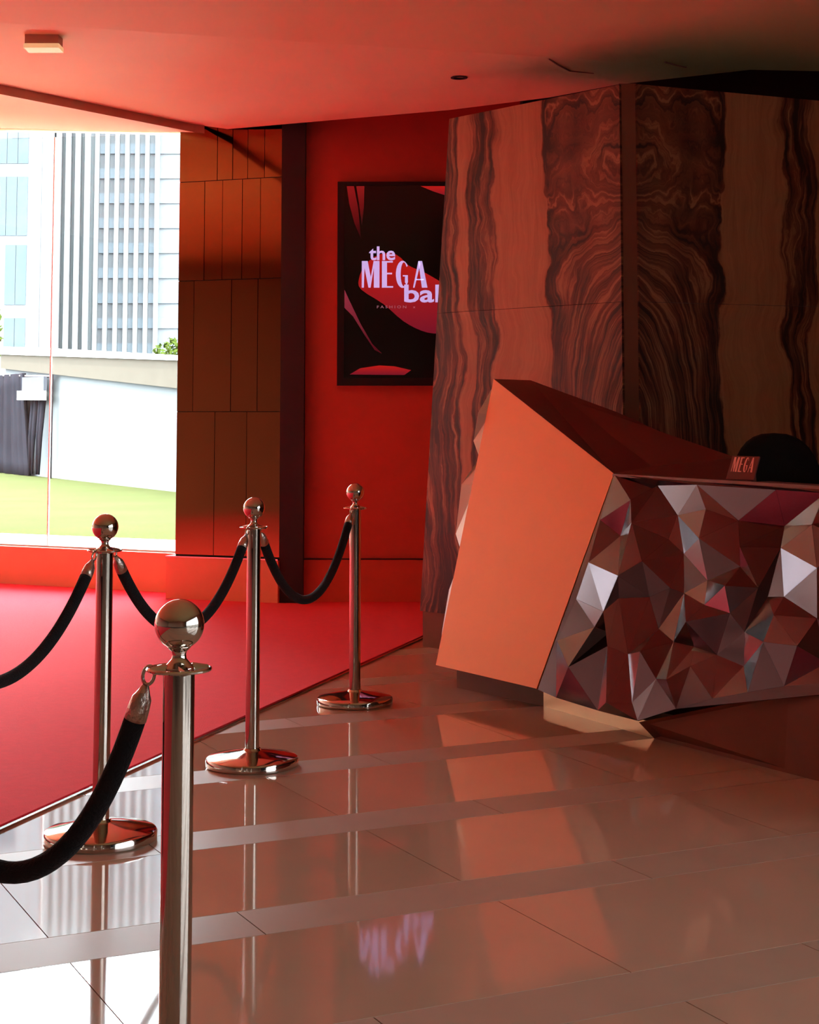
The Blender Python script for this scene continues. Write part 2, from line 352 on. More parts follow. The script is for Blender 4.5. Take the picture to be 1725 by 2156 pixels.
for a, b in zip(js[:-1], js[1:]):
    zt = lambda t: 3.455 + t * .055
    mkprism('pane', [wp(a + .004, -.10, .312), wp(b - .004, -.10, .312), wp(b - .004, -.10, zt(b)), wp(a + .004, -.10, zt(a))], -WN * .012, 'glass', win)
    if b < 8: mkprism('glazing_joint', [wp(b - .006, -.10, .312), wp(b + .006, -.10, .312), wp(b + .006, -.10, zt(b)), wp(b - .006, -.10, zt(b))], -WN * .012, 'mullion', win)

# ceiling fittings
lamp = empty('ceiling_lamp', (-1.93, 8.64, 3.307), 'small box lamp with cream diffuser on the folded ceiling', 'ceiling lamp')
mkbox('housing', (-2.02, -1.845, 8.585, 8.70, 3.258, 3.309), 'fascia', lamp); mkbox('diffuser', (-2.025, -1.84, 8.58, 8.705, 3.234, 3.258), 'lampglass', lamp)
v, f = lathe([(.040, 0), (.050, -.004), (.050, -.008), (.034, -.008), (.030, .03)], 24)
dl = mk('downlight', [(x + .295, y + 9.749, z + 3.321) for x, y, z in v], f, 'dark'); tag(dl, 'small dark recessed downlight in the ceiling above the display', 'downlight')

# fine dark seams where the ceiling membrane is joined
for pts in ([(.776, 9.147, 3.301), (.846, 9.331, 3.305), (.931, 9.521, 3.310), (1.077, 9.591, 3.311)], [(1.439, 9.234, 3.299), (1.52, 9.318, 3.3), (1.583, 9.374, 3.301)]):
    v, f = tube(pts, .006, 6); mk('seam', v, f, 'fascia', ceil)
# ------------------------------------------------------------------ marble feature wall (bookmatched about its corner)
def slab(name, corner, ang, poly, parent):
    """poly in (u, v): u away from the corner, v = height; local x = u, local y = thickness (away from the room)"""
    me = bpy.data.meshes.new(name)
    v, f = prism([(u, 0, z) for u, z in poly], (0, .03, 0)); me.from_pydata([tuple(p) for p in v], [], f); me.update()
    bm = bmesh.new(); bm.from_mesh(me); bmesh.ops.recalc_face_normals(bm, faces=bm.faces); bm.to_mesh(me); bm.free()
    o = link(name, me, 'marble', parent); o.matrix_world = corner
    return o
MC = Vector((1.10, 8.60, 0)); ML = Vector((0.06, 9.65, 0)); MC2 = Vector((1.19, 8.60, 0)); MR = Vector((2.25, 9.00, 0))
dl_ = (ML - MC).normalized(); dr_ = (MR - MC2).normalized()
def frame(o, xd):
    n = Vector((-xd.y, xd.x, 0)); n = n if n.y > 0 else -n
    m = Matrix((( xd.x, n.x, 0, o.x), (xd.y, n.y, 0, o.y), (0, 0, 1, 0), (0, 0, 0, 1))); return m
LL = (ML - MC).length; LR = 2.6
core = [(MC.x + .03, MC.y + .05), (MC2.x - .02, MC2.y + .05), (3.55, 9.55), (3.55, 10.2), (1.2, 10.2), (0.30, 9.72), (0.24, 9.60)]
mw = tag(mkprism('wall_marble', [(x, y, 0) for x, y in core], (0, 0, 3.02), 'dark'), 'tall veined brown onyx feature wall behind the reception desk', kind='structure')
ul = 1.237
fl_ = frame(MC, dl_); fr_ = frame(MC2, dr_)
def edge_u(z): return LL - (z - .2) * (LL - ul) / 2.82
j1 = 1.90
slab('marble_slab', fl_, 0, [(0, .2), (edge_u(.2), .2), (edge_u(.55), .55), (edge_u(j1) + .004, j1 - .001), (0, j1 - .001)], mw)
slab('marble_slab', fl_, 0, [(0, j1 + .001), (edge_u(j1) + .004, j1 + .001), (ul, 3.02), (0, 3.042)], mw)
slab('marble_slab', fr_, 0, [(0, .2), (1.45, .2), (1.45, j1 - .001), (0, j1 - .001)], mw)
slab('marble_slab', fr_, 0, [(0, j1 + .001), (1.45, j1 + .001), (1.45, 3.03), (0, 3.045)], mw)
slab('marble_slab', fr_, 0, [(1.453, .2), (LR, .2), (LR, 3.03), (1.453, 3.03)], mw)
cs_ = mkprism('corner_strip', [(MC.x, MC.y + .012, 0), (MC2.x, MC2.y + .012, 0), (MC2.x - .01, MC2.y + .05, 0), (MC.x + .01, MC.y + .06, 0)], (0, 0, 3.05), 'brown_plinth', mw)
pm = [ML + Vector((.016, -.012, 0)), MC + Vector((0.0, .02, 0)), MC2 + Vector((0, .02, 0)), MC2 + dr_ * LR + Vector((0, .02, 0)), MC2 + dr_ * LR + Vector((0, .2, 0)), MC2 + Vector((0, .2, 0)), MC + Vector((0, .15, 0)), ML + Vector((.12, .03, 0))]
mkprism('plinth', pm, (0, 0, .198), 'brown_plinth', mw)

# ------------------------------------------------------------------ wall display
DX, DZ = -0.515, 2.987
def dp(px, py, y): return (DX + (px - 712) * .003418, y, DZ - (py - 385) * .003415)
disp = empty('wall_display', (-0.12, 11.87, 1.53), 'tall portrait display screen with white event lettering on the red wall', 'display')
def rect(px0, py0, px1, py1, y): return [dp(px0, py0, y), dp(px1, py0, y), dp(px1, py1, y), dp(px0, py1, y)]
mkprism('bezel', rect(712, 385, 956, 392, 11.81) , (0, .06, 0), 'black_plastic', disp)
mkprism('bezel', rect(712, 796, 956, 812, 11.81) , (0, .06, 0), 'black_plastic', disp)
mkprism('bezel', rect(712, 392, 726, 796, 11.81) , (0, .06, 0), 'black_plastic', disp)
mkprism('bezel', rect(946, 392, 956, 796, 11.81) , (0, .06, 0), 'black_plastic', disp)
scr = mkprism('screen', rect(726, 392, 946, 796, 11.822), (0, .046, 0), 'screen', disp)
def red_mat(name, a, b, axis, lo, hi, estr):
    m = mat(name, (0.03, 0.003, 0.004), .3); nt = m.node_tree; n = nt.nodes; l = nt.links; bs = n['Principled BSDF']
    tc = n.new('ShaderNodeTexCoord'); sp = n.new('ShaderNodeSeparateXYZ'); l.new(tc.outputs['Generated'], sp.inputs[0])
    r = n.new('ShaderNodeValToRGB'); r.color_ramp.elements[0].color = (*a, 1); r.color_ramp.elements[1].color = (*b, 1)
    r.color_ramp.elements[0].position = lo; r.color_ramp.elements[1].position = hi
    l.new(sp.outputs[axis], r.inputs['Fac']); l.new(r.outputs['Color'], bs.inputs['Emission Color']); bs.inputs['Emission Strength'].default_value = estr
    return m
M['silk1'] = red_mat('screen_red', (.30, .01, .03), (.75, .015, .012), 'Z', .05, .8, .055)
M['silk2'] = red_mat('screen_red_dark', (.02, .0, .002), (.42, .01, .012), 'Z', .1, 1.0, .055)
M['silk3'] = red_mat('screen_red_pink', (.10, .0, .006), (.55, .05, .09), 'Z', .0, .9, .045)
def smooth_poly(pts, k=4):
    out = []; n = len(pts)
    for i in range(n):
        p0, p1, p2, p3 = (Vector(pts[(i + q) % n]) for q in (-1, 0, 1, 2))
        for t in [j / k for j in range(k)]:
            out.append(0.5 * ((2 * p1) + (p2 - p0) * t + (2 * p0 - 5 * p1 + 4 * p2 - p3) * t * t + (3 * p1 - p0 - 3 * p2 + p3) * t ** 3))
    return [(p.x, p.y) for p in out]
for pts, m_, sm in (
    ([(731, 394), (746, 394), (755, 440), (761, 505), (747, 472), (736, 430)], 'silk2', 0),
    ([(751, 394), (768, 394), (767, 440), (763, 478), (757, 432)], 'silk2', 0),
    ([(886, 394), (945, 394), (945, 416), (912, 405)], 'silk1', 0),
    ([(762, 612), (757, 590), (770, 560), (800, 538), (834, 538), (862, 562), (890, 574), (925, 594), (945, 608), (945, 700), (920, 704), (888, 698), (850, 678), (808, 642)], 'silk1', 1),
    ([(727, 612), (736, 632), (760, 682), (785, 725), (806, 746), (790, 738), (768, 705), (745, 668), (727, 650)], 'silk3', 0),
    ([(738, 789), (760, 776), (800, 770), (832, 772), (866, 780), (852, 790)], 'silk1', 0)):
    q = smooth_poly(pts, 3) if sm else pts
    mkprism('red_silk_shape', [dp(x, y, 11.820) for x, y in q], (0, .001, 0), m_, scr)
# lettering: condensed high-contrast capitals drawn as outlines in a unit-height box
def G_outline():
    o = [(.25 + .25 * math.cos(math.radians(a)), .5 + .51 * math.sin(math.radians(a))) for a in range(38, 323, 15)]
    i = [(.30 + .12 * math.cos(math.radians(a)), .5 + .45 * math.sin(math.radians(a))) for a in range(38, 323, 15)]
    return o + [(.45, .2), (.45, .47), (.26, .47), (.26, .42), (.34, .42), (.34, .2)] + i[::-1]
LET = {'M': (.66, [[(0, 0), (.08, 0), (.10, .74), (.25, 0), (.33, 0), (.45, .74), (.45, 0), (.66, 0), (.66, 1), (.44, 1), (.335, .40), (.22, 1), (0, 1)]]),
       'E': (.42, [[(0, 0), (.42, 0), (.42, .06), (.19, .06), (.19, .50), (.38, .50), (.38, .56), (.19, .56), (.19, .94), (.41, .94), (.41, 1), (0, 1)]]),
       'G': (.50, [G_outline()]),
       'A': (.54, [[(0, 0), (.06, 0), (.28, .92), (.20, 1)], [(.33, 0), (.54, 0), (.34, 1), (.20, 1)], [(.10, .28), (.40, .28), (.40, .33), (.11, .33)]])}
def mega(fn, gap, xs=None):
    x = 0; out = []
    for k, ch in enumerate('MEGA'):
        w, polys = LET[ch]; x0 = xs[k] if xs else x
        out.append((ch, [[fn(x0 + a, b) for a, b in p] for p in polys])); x += w + gap
    return out
def fill(name, polys, dvec, m, parent):
    V = []; F = []
    for p in polys:
        v, f = prism(p, dvec); o = len(V); V += v; F += [tuple(i + o for i in q) for q in f]
    return mk(name, V, F, m, parent)
H_ = 56
for ch, polys in mega(lambda a, b: dp(763 + a * H_, 608 - b * H_, 11.818), 0, [0, .75, 1.27, 1.91]):
    fill('letter', polys, (0, .001, 0), 'letters', scr)
def font_text(name, body, fn, bold, m, parent, dv):
    cu = bpy.data.curves.new(name, 'FONT'); cu.body = body; cu.size = 1.0; cu.offset = bold; cu.resolution_u = 3
    o = bpy.data.objects.new(name, cu); COL.objects.link(o); dg = bpy.context.evaluated_depsgraph_get(); dg.update()
    me = bpy.data.meshes.new_from_object(o.evaluated_get(dg)); bpy.data.objects.remove(o); bpy.data.curves.remove(cu)
    w = max(v.co.x for v in me.vertices); d = off(parent)
    for v in me.vertices: v.co = Vector(fn(v.co.x / w, v.co.y)) - d
    me.materials.clear(); me.materials.append(M[m]); me.update()
    return link(name, me, None, parent)
font_text('lettering', 'the', lambda a, b: dp(779 + a * 54, 549.5 - b * 40, 11.8165), .022, 'letters', scr, 0)
font_text('lettering', 'ball', lambda a, b: dp(849 + a * 92, 637.5 - b * 51, 11.8165), .022, 'letters', scr, 0)
font_text('lettering', 'F A S H I O N', lambda a, b: dp(794 + a * 62, 651 - b * 8, 11.8165), 0.01, 'letters_dim', scr, 0)
font_text('lettering', 'x', lambda a, b: dp(870 + a * 5, 651 - b * 8, 11.8165), 0.01, 'letters_dim', scr, 0)

# ------------------------------------------------------------------ reception desk
BL = Vector((0.127, 8.175, .11)); BR = Vector((0.561, 7.467, .11)); TR = Vector((0.912, 7.467, 1.053)); TL = Vector((0.431, 8.522, 1.499))
TB1 = Vector((0.634, 8.72, 1.497)); TB2 = Vector((1.022, 8.2, 1.328)); TB3 = Vector((1.376, 7.6, 1.134)); TB4 = Vector((1.523, 7.3, 1.131))
TF4 = Vector((1.371, 6.707, 1.046)); TRR = Vector((1.551, 6.341, 1.042))
S_ = Vector((.4959, -.8684, 0)); T_ = Vector((.2671, .1525, .9515)); N_ = Vector((-.8263, -.4719, .3075))
BACK = Vector((.868, .496, 0))
desk = empty('reception_desk', (0.9, 7.4, 0), 'angular reception desk with orange end panel and faceted metal front', 'desk')
ON = (BR - BL).cross(TR - BL).normalized()
if ON.y > 0: ON = -ON
mkprism('end_panel', [BL, BR, TR, TL], -ON * .02, 'panel_orange', desk)
FV = [(0.185, 0.987), (0.465, 0.955), (0.78, 0.956), (1.252, 0.954), (1.507, 0.955), (0.651, 0.831), (0.375, 0.87), (0.421, 0.771), (0.851, 0.737), (0.851, 0.86), (1.036, 0.829), (1.282, 0.827), (1.323, 0.733), (1.483, 0.829), (0.732, 0.675), (0.554, 0.612), (0.629, 0.726), (0.713, 0.525), (0.788, 0.514), (0.44, 0.535), (0.451, 0.445), (0.384, 0.377), (0.319, 0.309), (0.361, 0.303), (0.606, 0.474), (0.575, 0.225), (0.689, 0.354), (0.937, 0.391), (0.963, 0.475), (0.924, 0.577), (1.102, 0.555), (1.095, 0.648), (1.148, 0.712), (1.256, 0.569), (1.14, 0.456), (1.225, 0.396), (0.974, 0.228), (0.808, 0.312), (0.925, 0.309), (0.688, 0.243), (1.087, 0.292), (1.404, 0.471), (1.296, 0.543), (1.593, 0.662), (1.571, 0.371), (1.629, 0.482), (0.456, 0.239), (0.797, 0.151), (0.876, 0.156), (1.24, 0.27), (0.671, 0.039), (0.544, 0.013), (0.164, 0.776), (0.296, 0.72), (0.155, 0.582), (0.131, 0.415), (0.066, 0.222), (0.242, 0.119), (0.016, -0.003), (0.163, -0.017), (0.47, -0.026), (0.74, -0.026), (0.954, 0.055), (1.15, 0.124), (1.333, 0.175), (1.516, 0.223), (1.71, 0.262), (1.391, 0.365), (1.689, 0.334), (1.397, 0.55)]
for k in range(7):      # the front goes on out of frame
    for j in range(4):
        FV.append((1.80 + k * .17 + random.uniform(-.04, .04), .36 + j * .19 + random.uniform(-.04, .04)))
FV += [(1.80, .955), (2.1, .955), (2.4, .955), (2.7, .955), (2.92, .955), (2.92, .33), (2.6, .33), (2.3, .30), (2.0, .285), (2.92, .6)]
BND = {0, 52, 54, 55, 56, 58, 59, 60, 61, 62, 63, 64, 65, 66} | set(range(len(FV) - 10, len(FV)))
rnd = random.Random(21)
FH = []
for i, (s, t) in enumerate(FV):
    FH.append(0.004 if i in BND else rnd.uniform(-.044, .044))
_, _, tris, _, _, _ = delaunay_2d_cdt([Vector(p) for p in FV], [], [], 0, 1e-5)
NF = 0
def lowline(s): return -.03 if s < .74 else (-.026 + (s - .74) * .30 if s < 1.71 else .262 + (s - 1.71) * .06)
for tr in tris:
    c = (sum(FV[i][0] for i in tr) / 3, sum(FV[i][1] for i in tr) / 3)
    if c[0] < .174 * c[1] / .99 - .002 or c[1] < lowline(c[0]) - .012: continue
    P = [BR + S_ * FV[i][0] + T_ * FV[i][1] + N_ * FH[i] for i in tr]
    # keep every plate a flat triangle with a hairline joint
    ce = sum(P, Vector()) / 3; P = [p + (ce - p) * .006 for p in P]
    v, f = prism(P, -N_ * .006); mk('facet', v, f, 'facet', desk); NF += 1
print('facets', NF)
# faceted far side next to the end panel
SP = [TL + Vector((.02, .03, 0)), Vector((.349, 8.50, 1.325)), Vector((.326, 8.52, 1.184)), Vector((.352, 8.42, 1.10)), Vector((.262, 8.46, .965)), Vector((.232, 8.42, .720)), Vector((.262, 8.33, .62)), Vector((.196, 8.36, .45)), Vector((.160, 8.32, .25)), BL + Vector((.02, .06, 0))]
def ed(z): return BL + (TL - BL) * ((z - BL.z) / (TL.z - BL.z)) - ON * .021
for k in range(len(SP) - 1):
    a, b = SP[k], SP[k + 1]; ea, eb = ed(a.z), ed(b.z)
    for tri_ in ((a, b, ea), (b, eb, ea)):
        v, f = prism(tri_, BACK * .012); mk('side_facet', v, f, 'facet_silver', desk)
# dark sloping top, front lip, lower front, plinth, carcass
tops = [(TL, TR, TB1), (TR, TB2, TB1), (TR, TB3, TB2), (TR, TF4, TB4, TB3)]
for q in tops: mkprism('top_panel', q, (0, 0, -.018), 'maroon', desk)
FE = BR + S_ * 2.92 + T_ * .97
mkprism('front_lip', [TF4, TRR + Vector((0, 0, .0)), FE, FE + BACK * .10, TF4 + BACK * .10], (0, 0, -.03), 'maroon', desk)
mkprism('lip_trim', [TR + N_ * .008 + Vector((0, 0, -.004)), TRR + N_ * .008, FE + N_ * .008, FE, TRR, TR], (0, 0, -.012), 'brown_plinth', desk)
mkprism('worktop', [TF4 + BACK * .06 + Vector((0, 0, -.30)), FE + BACK * .06 + Vector((0, 0, -.30)), FE + BACK * .62 + Vector((0, 0, -.30)), TB4 + BACK * .12 + Vector((0, 0, -.385))], (0, 0, -.03), 'maroon', desk)
LA = Vector((.997, 6.906, 0)); LBt = Vector((1.471, 6.107, 0)); LC = LBt + (LBt - LA).normalized() * 1.25
U0 = BR + S_ * .745 + T_ * -.03; U1 = BR + S_ * 1.71 + T_ * .258; U2 = BR + S_ * 2.92 + T_ * .33
mkprism('lower_panel', [LA, LBt, U1, U0], BACK * .02, 'underside', desk); mkprism('lower_panel', [LBt, LC, U2, U1], BACK * .02, 'underside', desk)
Q0 = Vector((.229, 8.186, 0)); Q1 = Vector((.607, 7.667, 0))
mkprism('plinth', [Q0, Q1, Q1 + BACK * .3, Q0 + BACK * .3], (0, 0, .105), 'brown_plinth', desk)  # same brass run; shade under the overhang is put into the brown
mkprism('brass_plinth', [Q1, LA, LA + BACK * .3, Q1 + BACK * .3], (0, 0, .062), 'brass', desk)
cbot = [BL + BACK * .06, BR + BACK * .06, BR + S_ * 1.0 + BACK * .12, BR + S_ * 1.0 + BACK * .36, BL + BACK * .36]
ctop = [TL + Vector((.03, .03, -.03)), TR + BACK * .03 + Vector((0, 0, -.03)), TF4 + BACK * .03 + Vector((0, 0, -.03)), TB4 + Vector((-.02, -.02, -.03)), TB1 + Vector((-.02, -.02, -.03))]
mk('carcass', cbot + ctop, [tuple(range(4, -1, -1)), (5, 6, 9), (6, 8, 9), (6, 7, 8)] + [(i, (i + 1) % 5, 5 + (i + 1) % 5, 5 + i) for i in range(5)], 'maroon', desk)
rb = [BR + S_ * 1.0 + BACK * .12, BR + S_ * 2.9 + BACK * .12, BR + S_ * 2.9 + BACK * .30, BR + S_ * 1.0 + BACK * .30]
rt = [TF4 + BACK * .03 + Vector((0, 0, -.04)), FE + BACK * .03 + Vector((0, 0, -.04)), FE + BACK * .08 + Vector((0, 0, -.04)), TF4 + BACK * .08 + Vector((0, 0, -.04))]
mk('carcass', rb + rt, [(3, 2, 1, 0), (4, 5, 6, 7)] + [(i, (i + 1) % 4, 4 + (i + 1) % 4, 4 + i) for i in range(4)], 'maroon', desk)
# small leaning name plate standing on the desk top
UPV = Vector((.040, .060, .0945)).normalized()
NB = TF4 + BACK * .012 - S_ * .004 + Vector((0, 0, .006)); NA = NB - S_ * .165
pn = S_.cross(UPV).normalized(); pn = pn if pn.y < 0 else -pn
plate = empty('name_plate', NA, 'small maroon name plate with pink capitals standing on the desk top', 'sign')
mkprism('plate', [NA, NB, NB + UPV * .116, NA + UPV * .116], -pn * .006, 'maroon', plate)
for chx, polys in mega(lambda a, b: NA + S_ * (.018 + a * .0515) + UPV * (.036 + b * .073) + pn * .0015, .13):
    fill('letter', polys, -pn * .001, 'mega', plate)

# ------------------------------------------------------------------ office chair behind the desk
ch = empty('office_chair', (1.72, 7.78, 0), 'black rounded high-back office chair behind the reception desk', 'chair')
def se(a, n_, p=2.6):
    c, s = math.cos(a), math.sin(a); return (abs(c) ** (2 / p) * (1 if c >= 0 else -1), abs(s) ** (2 / p) * (1 if s >= 0 else -1))
V = []; Fc = []; seg = 36; layers = [(-.03, .88), (-.035, 1.0), (.0, 1.03), (.035, 1.0), (.04, .86)]
for dy, k in layers:
    for i in range(seg):
        x, z = se(2 * PI * i / seg, 0); V.append((1.68 + x * .215 * k, 7.70 + dy + .10 * (x * x) * -.5, .86 + z * .36 * k))
for k in range(len(layers) - 1):
    for i in range(seg):
        j = (i + 1) % seg; Fc.append((k * seg + i, k * seg + j, (k + 1) * seg + j, (k + 1) * seg + i))
Fc += [tuple(range(seg)), tuple(4 * seg + i for i in range(seg))]
mk('backrest', V, Fc, 'black_fabric', ch, True)
V = []; Fc = []
for dz, k in ((.43, .9), (.45, 1.0), (.49, 1.0), (.51, .85)):
    for i in range(seg):
        x, y = se(2 * PI * i / seg, 0, 3.2); V.append((1.70 + x * .24 * k, 7.98 + y * .23 * k, dz))
for k in range(3):
    for i in range(seg):
        j = (i + 1) % seg; Fc.append((k * seg + i, k * seg + j, (k + 1) * seg + j, (k + 1) * seg + i))
Fc += [tuple(range(seg)), tuple(3 * seg + i for i in range(seg))]
mk('seat', V, Fc, 'black_fabric', ch, True)
v, f = tube([(1.70, 7.98, .08), (1.70, 7.98, .44)], .03); mk('gas_stem', v, f, 'black_plastic', ch, True)
v, f = tube([(1.70, 7.98, .42), (1.70, 7.76, .44), (1.70, 7.745, .70)], .022); mk('back_support', v, f, 'black_plastic', ch, True)
for k in range(5):
    a = k * 2 * PI / 5 + .3; e_ = (1.70 + .27 * math.cos(a), 7.98 + .27 * math.sin(a))
    v, f = tube([(1.70, 7.98, .10), (*e_, .075)], [.026, .016]); lg = mk('leg', v, f, 'black_plastic', ch, True)
    v, f = tube([(e_[0] - .02, e_[1], .03), (e_[0] + .02, e_[1], .03)], .03, 16); mk('caster', v, f, 'black_plastic', lg, True)

# ------------------------------------------------------------------ rope posts
def make_post():
    r = empty('rope_post', (0, 0, 0)); parts = []
    def part(name, vf, m, sm=True):
        o = mk(name, vf[0], vf[1], m, r, sm); parts.append(o)
        if sm:
            md = o.modifiers.new('edges', 'EDGE_SPLIT'); md.split_angle = math.radians(35)
        return o
    part('base', lathe([(.168, 0), (.1735, .004), (.1745, .024), (.171, .031), (.165, .034), (.10, .046), (.045, .056), (.034, .058), (.030, .066)], 64), 'chrome')
    part('pole', lathe([(.0262, .05), (.0262, .880)], 40), 'steel')
    ring = tube([(.0515 * math.cos(2 * PI * i / 48), .0515 * math.sin(2 * PI * i / 48), .886) for i in range(48)], .0032, 8, True)
    spk = [tube([(.022 * math.cos(a), .022 * math.sin(a), .886), (.050 * math.cos(a), .050 * math.sin(a), .886)], [.010, .0045], 8) for a in (.4, .4 + PI / 2, .4 + PI, .4 + 1.5 * PI)]
    part('collar', merge(ring, *spk), 'chrome')
    part('neck', lathe([(.0262, .878), (.0270, .884), (.0262, .889), (.0185, .896), (.0125, .903), (.0115, .910), (.0130, .9155), (.0175, .919), (.0195, .922), (.0175, .926)], 32), 'chrome')
    pr = [(max(.0005, .0412 * math.sin(a)), .9588 - .0412 * math.cos(a)) for a in [PI * (.10 + .90 * i / 22) for i in range(23)]]
    part('ball', lathe(pr, 40), 'chrome')
    return r, parts
post0, parts0 = make_post()
posts = [((-0.382, 2.80), 'nearest rope post, cut off by the bottom of the picture'),
         ((-0.956, 5.271), 'second nearest polished steel rope post, standing before the bright glass front'),
         ((-0.591, 6.377), 'polished steel rope post in front of the bronze mirror pier'),
         ((-0.250, 7.730), 'farthest polished steel rope post, in front of the red wall'),
         ((-1.36, 4.22), 'polished steel rope post beyond the frame holding the long carpet side rope'),
         ((-1.00, 3.05), 'polished steel rope post beyond the frame holding the front rope')]
GRP = 'polished steel rope posts'
PP = []
for i, ((x, y), lab) in enumerate(posts):
    if i == 0: r = post0
    else:
        r = post0.copy(); COL.objects.link(r)
        for q in parts0:
            c = q.copy(); COL.objects.link(c); c.parent = r
    r.location = (x, y, 0); r.rotation_euler = (0, 0, .35 * i); tag(r, lab, 'rope post', GRP); PP.append(Vector((x, y, 0)))

def rope(a, b, low, label, tilt_a=None):
    d = (b - a); d.z = 0; dn = d.normalized()
    ha = a + dn * .0535 + Vector((0, 0, .886)); hb = b - dn * .0535 + Vector((0, 0, .886))
    r = empty('barrier_rope', ((ha.x + hb.x) / 2, (ha.y + hb.y) / 2, low)); tag(r, label, 'rope', 'black velvet barrier ropes')
    n = 40; L_ = (hb - ha).length; h = .886 - low
    # catenary with the given sag
    lo, hi = .02, 20
    for _ in range(60):
        mid = (lo + hi) / 2
        if mid * (math.cosh(L_ / 2 / mid) - 1) > h: lo = mid
        else: hi = mid
    ca_ = (lo + hi) / 2
    def pt(t): 
        x = (t - .5) * L_; p = ha.lerp(hb, t); p.z = low + ca_ * (math.cosh(x / ca_) - 1); return p
    # arc length table
    tb = [(t / 400) for t in range(401)]; ps = [pt(t) for t in tb]; cum = [0]
    for i in range(400): cum.append(cum[-1] + (ps[i + 1] - ps[i]).length)
    tot = cum[-1]
    def at_len(s):
        k = min(399, max(0, next((i for i in range(400) if cum[i + 1] >= s), 399))); w = (s - cum[k]) / (cum[k + 1] - cum[k]); return ps[k].lerp(ps[k + 1], w)
    f0, f1 = .032, .092
    pts = [at_len(f1 - .004 + (tot - 2 * f1 + .008) * i / n) for i in range(n + 1)]
    v, f = tube(pts, .0185, 16); mk('cord', v, f, 'velvet', r, True)
    for side in (0, 1):
        g = (lambda s: at_len(s)) if side == 0 else (lambda s: at_len(tot - s))
        p = [g(f0), g(f0 + .012), g(f0 + .022), g(f0 + .04), g(f1)]
        v, f = tube(p, [.006, .011, .0165, .0185, .0192], 18); fe_ = mk('ferrule', v, f, 'ferrule', r, True)
        q0 = ha if side == 0 else hb; ax = (g(f0) - q0)
        up = Vector((0, 0, 1)); c0 = q0 + ax * .45; side_v = dn
        R_ = .0155
        e1 = ax.normalized(); e2 = (dn.cross(up)).normalized(); e3 = e1.cross(e2)
        ring = [c0 + (e1 * math.cos(2 * PI * k / 20) + e3 * math.sin(2 * PI * k / 20) * .7) * R_ for k in range(20)]
        v, f = tube(ring, .0032, 8, True); mk('hook', v, f, 'chrome', fe_, True)
    return r
rope(PP[1], PP[2], .575, 'black velvet rope sagging behind the nearest post ball')
rope(PP[2], PP[3], .545, 'black velvet rope sagging in front of the dark pilaster')
rope(PP[4], PP[1], .56, 'black velvet rope running out of the picture above the front rope')
rope(PP[0], PP[5], .525, 'black velvet rope hanging low over the floor from the nearest post')

# ------------------------------------------------------------------ outdoors
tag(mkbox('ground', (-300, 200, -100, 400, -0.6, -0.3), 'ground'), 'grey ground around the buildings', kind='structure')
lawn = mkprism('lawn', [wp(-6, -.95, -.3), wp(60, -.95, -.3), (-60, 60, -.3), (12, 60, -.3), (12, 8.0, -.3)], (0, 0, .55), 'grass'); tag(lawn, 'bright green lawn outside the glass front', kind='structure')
# garden wall with concrete coping, its top falling towards the right
GA = Vector((-7.88, 32.46, 0)); GB = Vector((-3.397, 23.983, 0)); GD = (GB - GA).normalized(); GN = Vector((GD.y, -GD.x, 0))
GN = GN if GN.y < 0 else -GN
GC = GB + GD * 9; lenAB = (GB - GA).length
def gz(p, za, zb): return za + (zb - za) * ((p - GA).dot(GD) / lenAB)
def gq(z0, z1, s): return [p + GN * s + Vector((0, 0, gz(p, *z))) for p, z in ((GA, z0), (GC, z0), (GC, z1), (GA, z1))]
gw = empty('garden_wall', GA, 'white garden wall with pale concrete coping beyond the lawn', 'wall')
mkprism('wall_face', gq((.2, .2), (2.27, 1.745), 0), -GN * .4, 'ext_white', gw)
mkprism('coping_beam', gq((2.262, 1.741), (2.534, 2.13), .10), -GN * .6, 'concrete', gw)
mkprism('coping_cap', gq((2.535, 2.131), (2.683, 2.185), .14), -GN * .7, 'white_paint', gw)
# black drape and frame against the garden wall
def gp(t, s, z): return GA + GD * t + GN * s + Vector((0, 0, z))
dr = empty('stage_drape', gp(1.2, .3, .25), 'dark grey black drape hanging against the garden wall', 'drape')
V = []; nx, nz = 40, 8
for k in range(nz + 1):
    z = .26 + (2.12 - .26) * k / nz
    for i_ in range(nx + 1):
        t = .05 + i_ / nx * (2.35 - .45 * (k / nz)); V.append(gp(t, .15 + .05 * math.sin(i_ * 1.25 + k * .1) + .03 * math.sin(i_ * .5), z))
Fd = [(k * (nx + 1) + i_, k * (nx + 1) + i_ + 1, (k + 1) * (nx + 1) + i_ + 1, (k + 1) * (nx + 1) + i_) for k in range(nz) for i_ in range(nx)]
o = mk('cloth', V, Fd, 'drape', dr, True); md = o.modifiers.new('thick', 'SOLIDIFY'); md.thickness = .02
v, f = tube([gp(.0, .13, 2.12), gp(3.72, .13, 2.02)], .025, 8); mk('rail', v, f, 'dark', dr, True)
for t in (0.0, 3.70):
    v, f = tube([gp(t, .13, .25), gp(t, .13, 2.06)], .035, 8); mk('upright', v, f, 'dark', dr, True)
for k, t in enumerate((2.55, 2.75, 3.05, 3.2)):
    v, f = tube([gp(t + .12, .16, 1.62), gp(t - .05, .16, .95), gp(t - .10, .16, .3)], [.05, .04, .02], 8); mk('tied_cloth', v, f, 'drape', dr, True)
cb_ = empty('utility_box', gp(2.9, .5, 1.60), 'white and grey box panel fixed beside the drape', 'box')
mkprism('grey_back', [gp(2.15, .24, 1.78), gp(3.60, .24, 1.78), gp(3.60, .24, 2.02), gp(2.15, .24, 2.04)], -GN * .06, 'greybox', cb_)
mkprism('white_tray', [gp(2.12, .32, 1.63), gp(3.58, .32, 1.61), gp(3.58, .32, 1.78), gp(2.12, .32, 1.79)], -GN * .14, 'white_paint', cb_)
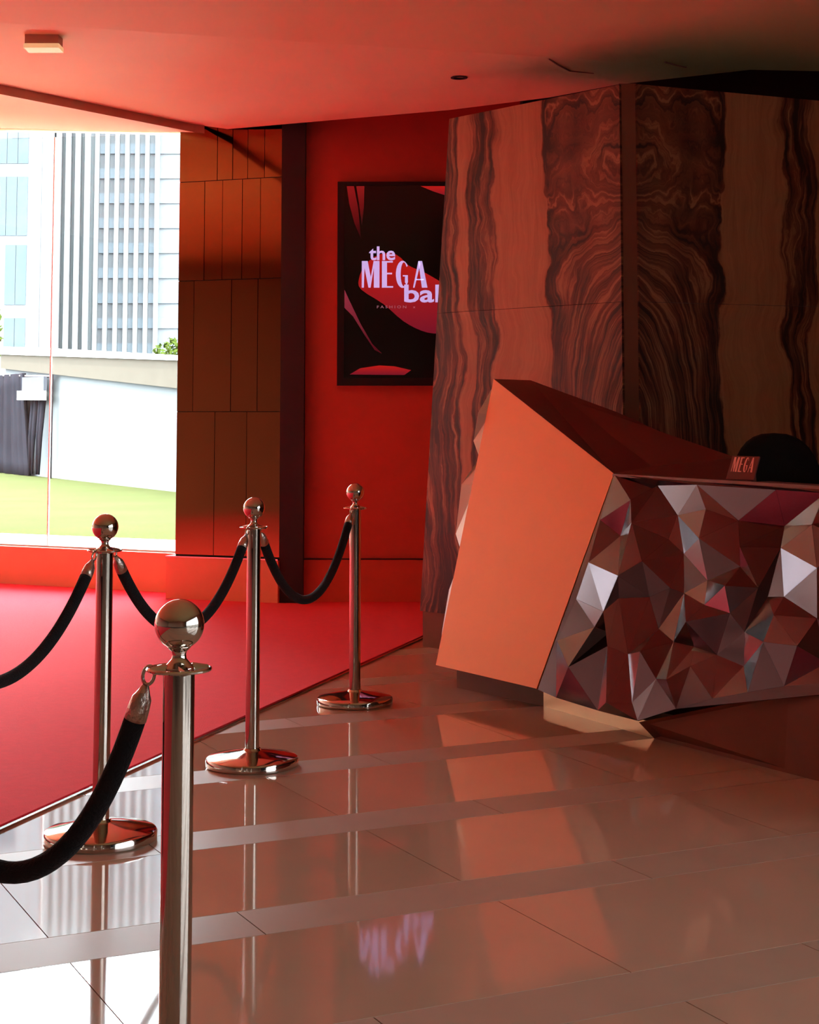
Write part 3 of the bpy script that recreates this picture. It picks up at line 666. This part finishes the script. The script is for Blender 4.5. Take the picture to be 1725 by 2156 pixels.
# office tower with fins
tw = empty('office_tower', (-38, 200, 0), 'pale office tower with tall vertical fins seen through the glass', 'building')
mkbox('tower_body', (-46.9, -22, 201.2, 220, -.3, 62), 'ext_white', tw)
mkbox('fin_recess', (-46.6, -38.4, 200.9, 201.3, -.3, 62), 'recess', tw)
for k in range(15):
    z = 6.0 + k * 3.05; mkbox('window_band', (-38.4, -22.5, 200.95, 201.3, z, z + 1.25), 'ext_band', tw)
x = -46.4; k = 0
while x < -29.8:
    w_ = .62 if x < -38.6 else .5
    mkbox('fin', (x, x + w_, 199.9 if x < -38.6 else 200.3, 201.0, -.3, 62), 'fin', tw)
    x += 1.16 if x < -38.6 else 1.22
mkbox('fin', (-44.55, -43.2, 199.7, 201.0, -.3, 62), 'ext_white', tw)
# neighbouring block with big windows
ob = empty('office_block', (-40, 150, 0), 'white office block with large blue windows left of the finned tower', 'building')
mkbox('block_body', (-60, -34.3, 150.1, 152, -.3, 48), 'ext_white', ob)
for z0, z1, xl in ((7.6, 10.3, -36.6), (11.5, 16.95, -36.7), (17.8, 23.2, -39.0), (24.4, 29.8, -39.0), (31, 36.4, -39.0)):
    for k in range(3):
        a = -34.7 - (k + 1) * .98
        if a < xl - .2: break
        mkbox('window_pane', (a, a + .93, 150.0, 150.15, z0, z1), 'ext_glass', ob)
def tree(name, c, h, rad, label, seed):
    rr = random.Random(seed); t = empty(name, c, label, 'tree'); c = Vector(c)
    v, f = tube([c, c + Vector((.1, 0, h * .55))], [.16, .08], 8); mk('trunk', v, f, 'bark', t, True)
    V = []; Ff = []
    for k in range(1400):
        d = Vector((rr.gauss(0, 1), rr.gauss(0, 1), rr.gauss(0, 1))).normalized() * (rr.random() ** .4) * rad
        p = c + Vector((0, 0, h - rad * .8)) + Vector((d.x, d.y, d.z * 1.1)); a = Vector((rr.gauss(0, 1), rr.gauss(0, 1), rr.gauss(0, 1))).normalized(); b = a.orthogonal().normalized()
        s_ = rad * .10; o_ = len(V); V += [p - a * s_, p + b * s_ * .5, p + a * s_, p - b * s_ * .5]; Ff.append((o_, o_ + 1, o_ + 2, o_ + 3))
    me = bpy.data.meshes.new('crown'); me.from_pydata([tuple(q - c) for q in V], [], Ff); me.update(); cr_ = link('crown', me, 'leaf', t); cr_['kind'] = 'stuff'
tree('garden_tree', (-6.27, 46, .25), 3.05, 1.0, 'small green tree above the falling end of the garden wall', 3)
tree('garden_tree', (-12.55, 45, .25), 4.5, 1.5, 'leafy green tree at the window edge beyond the drape', 5)
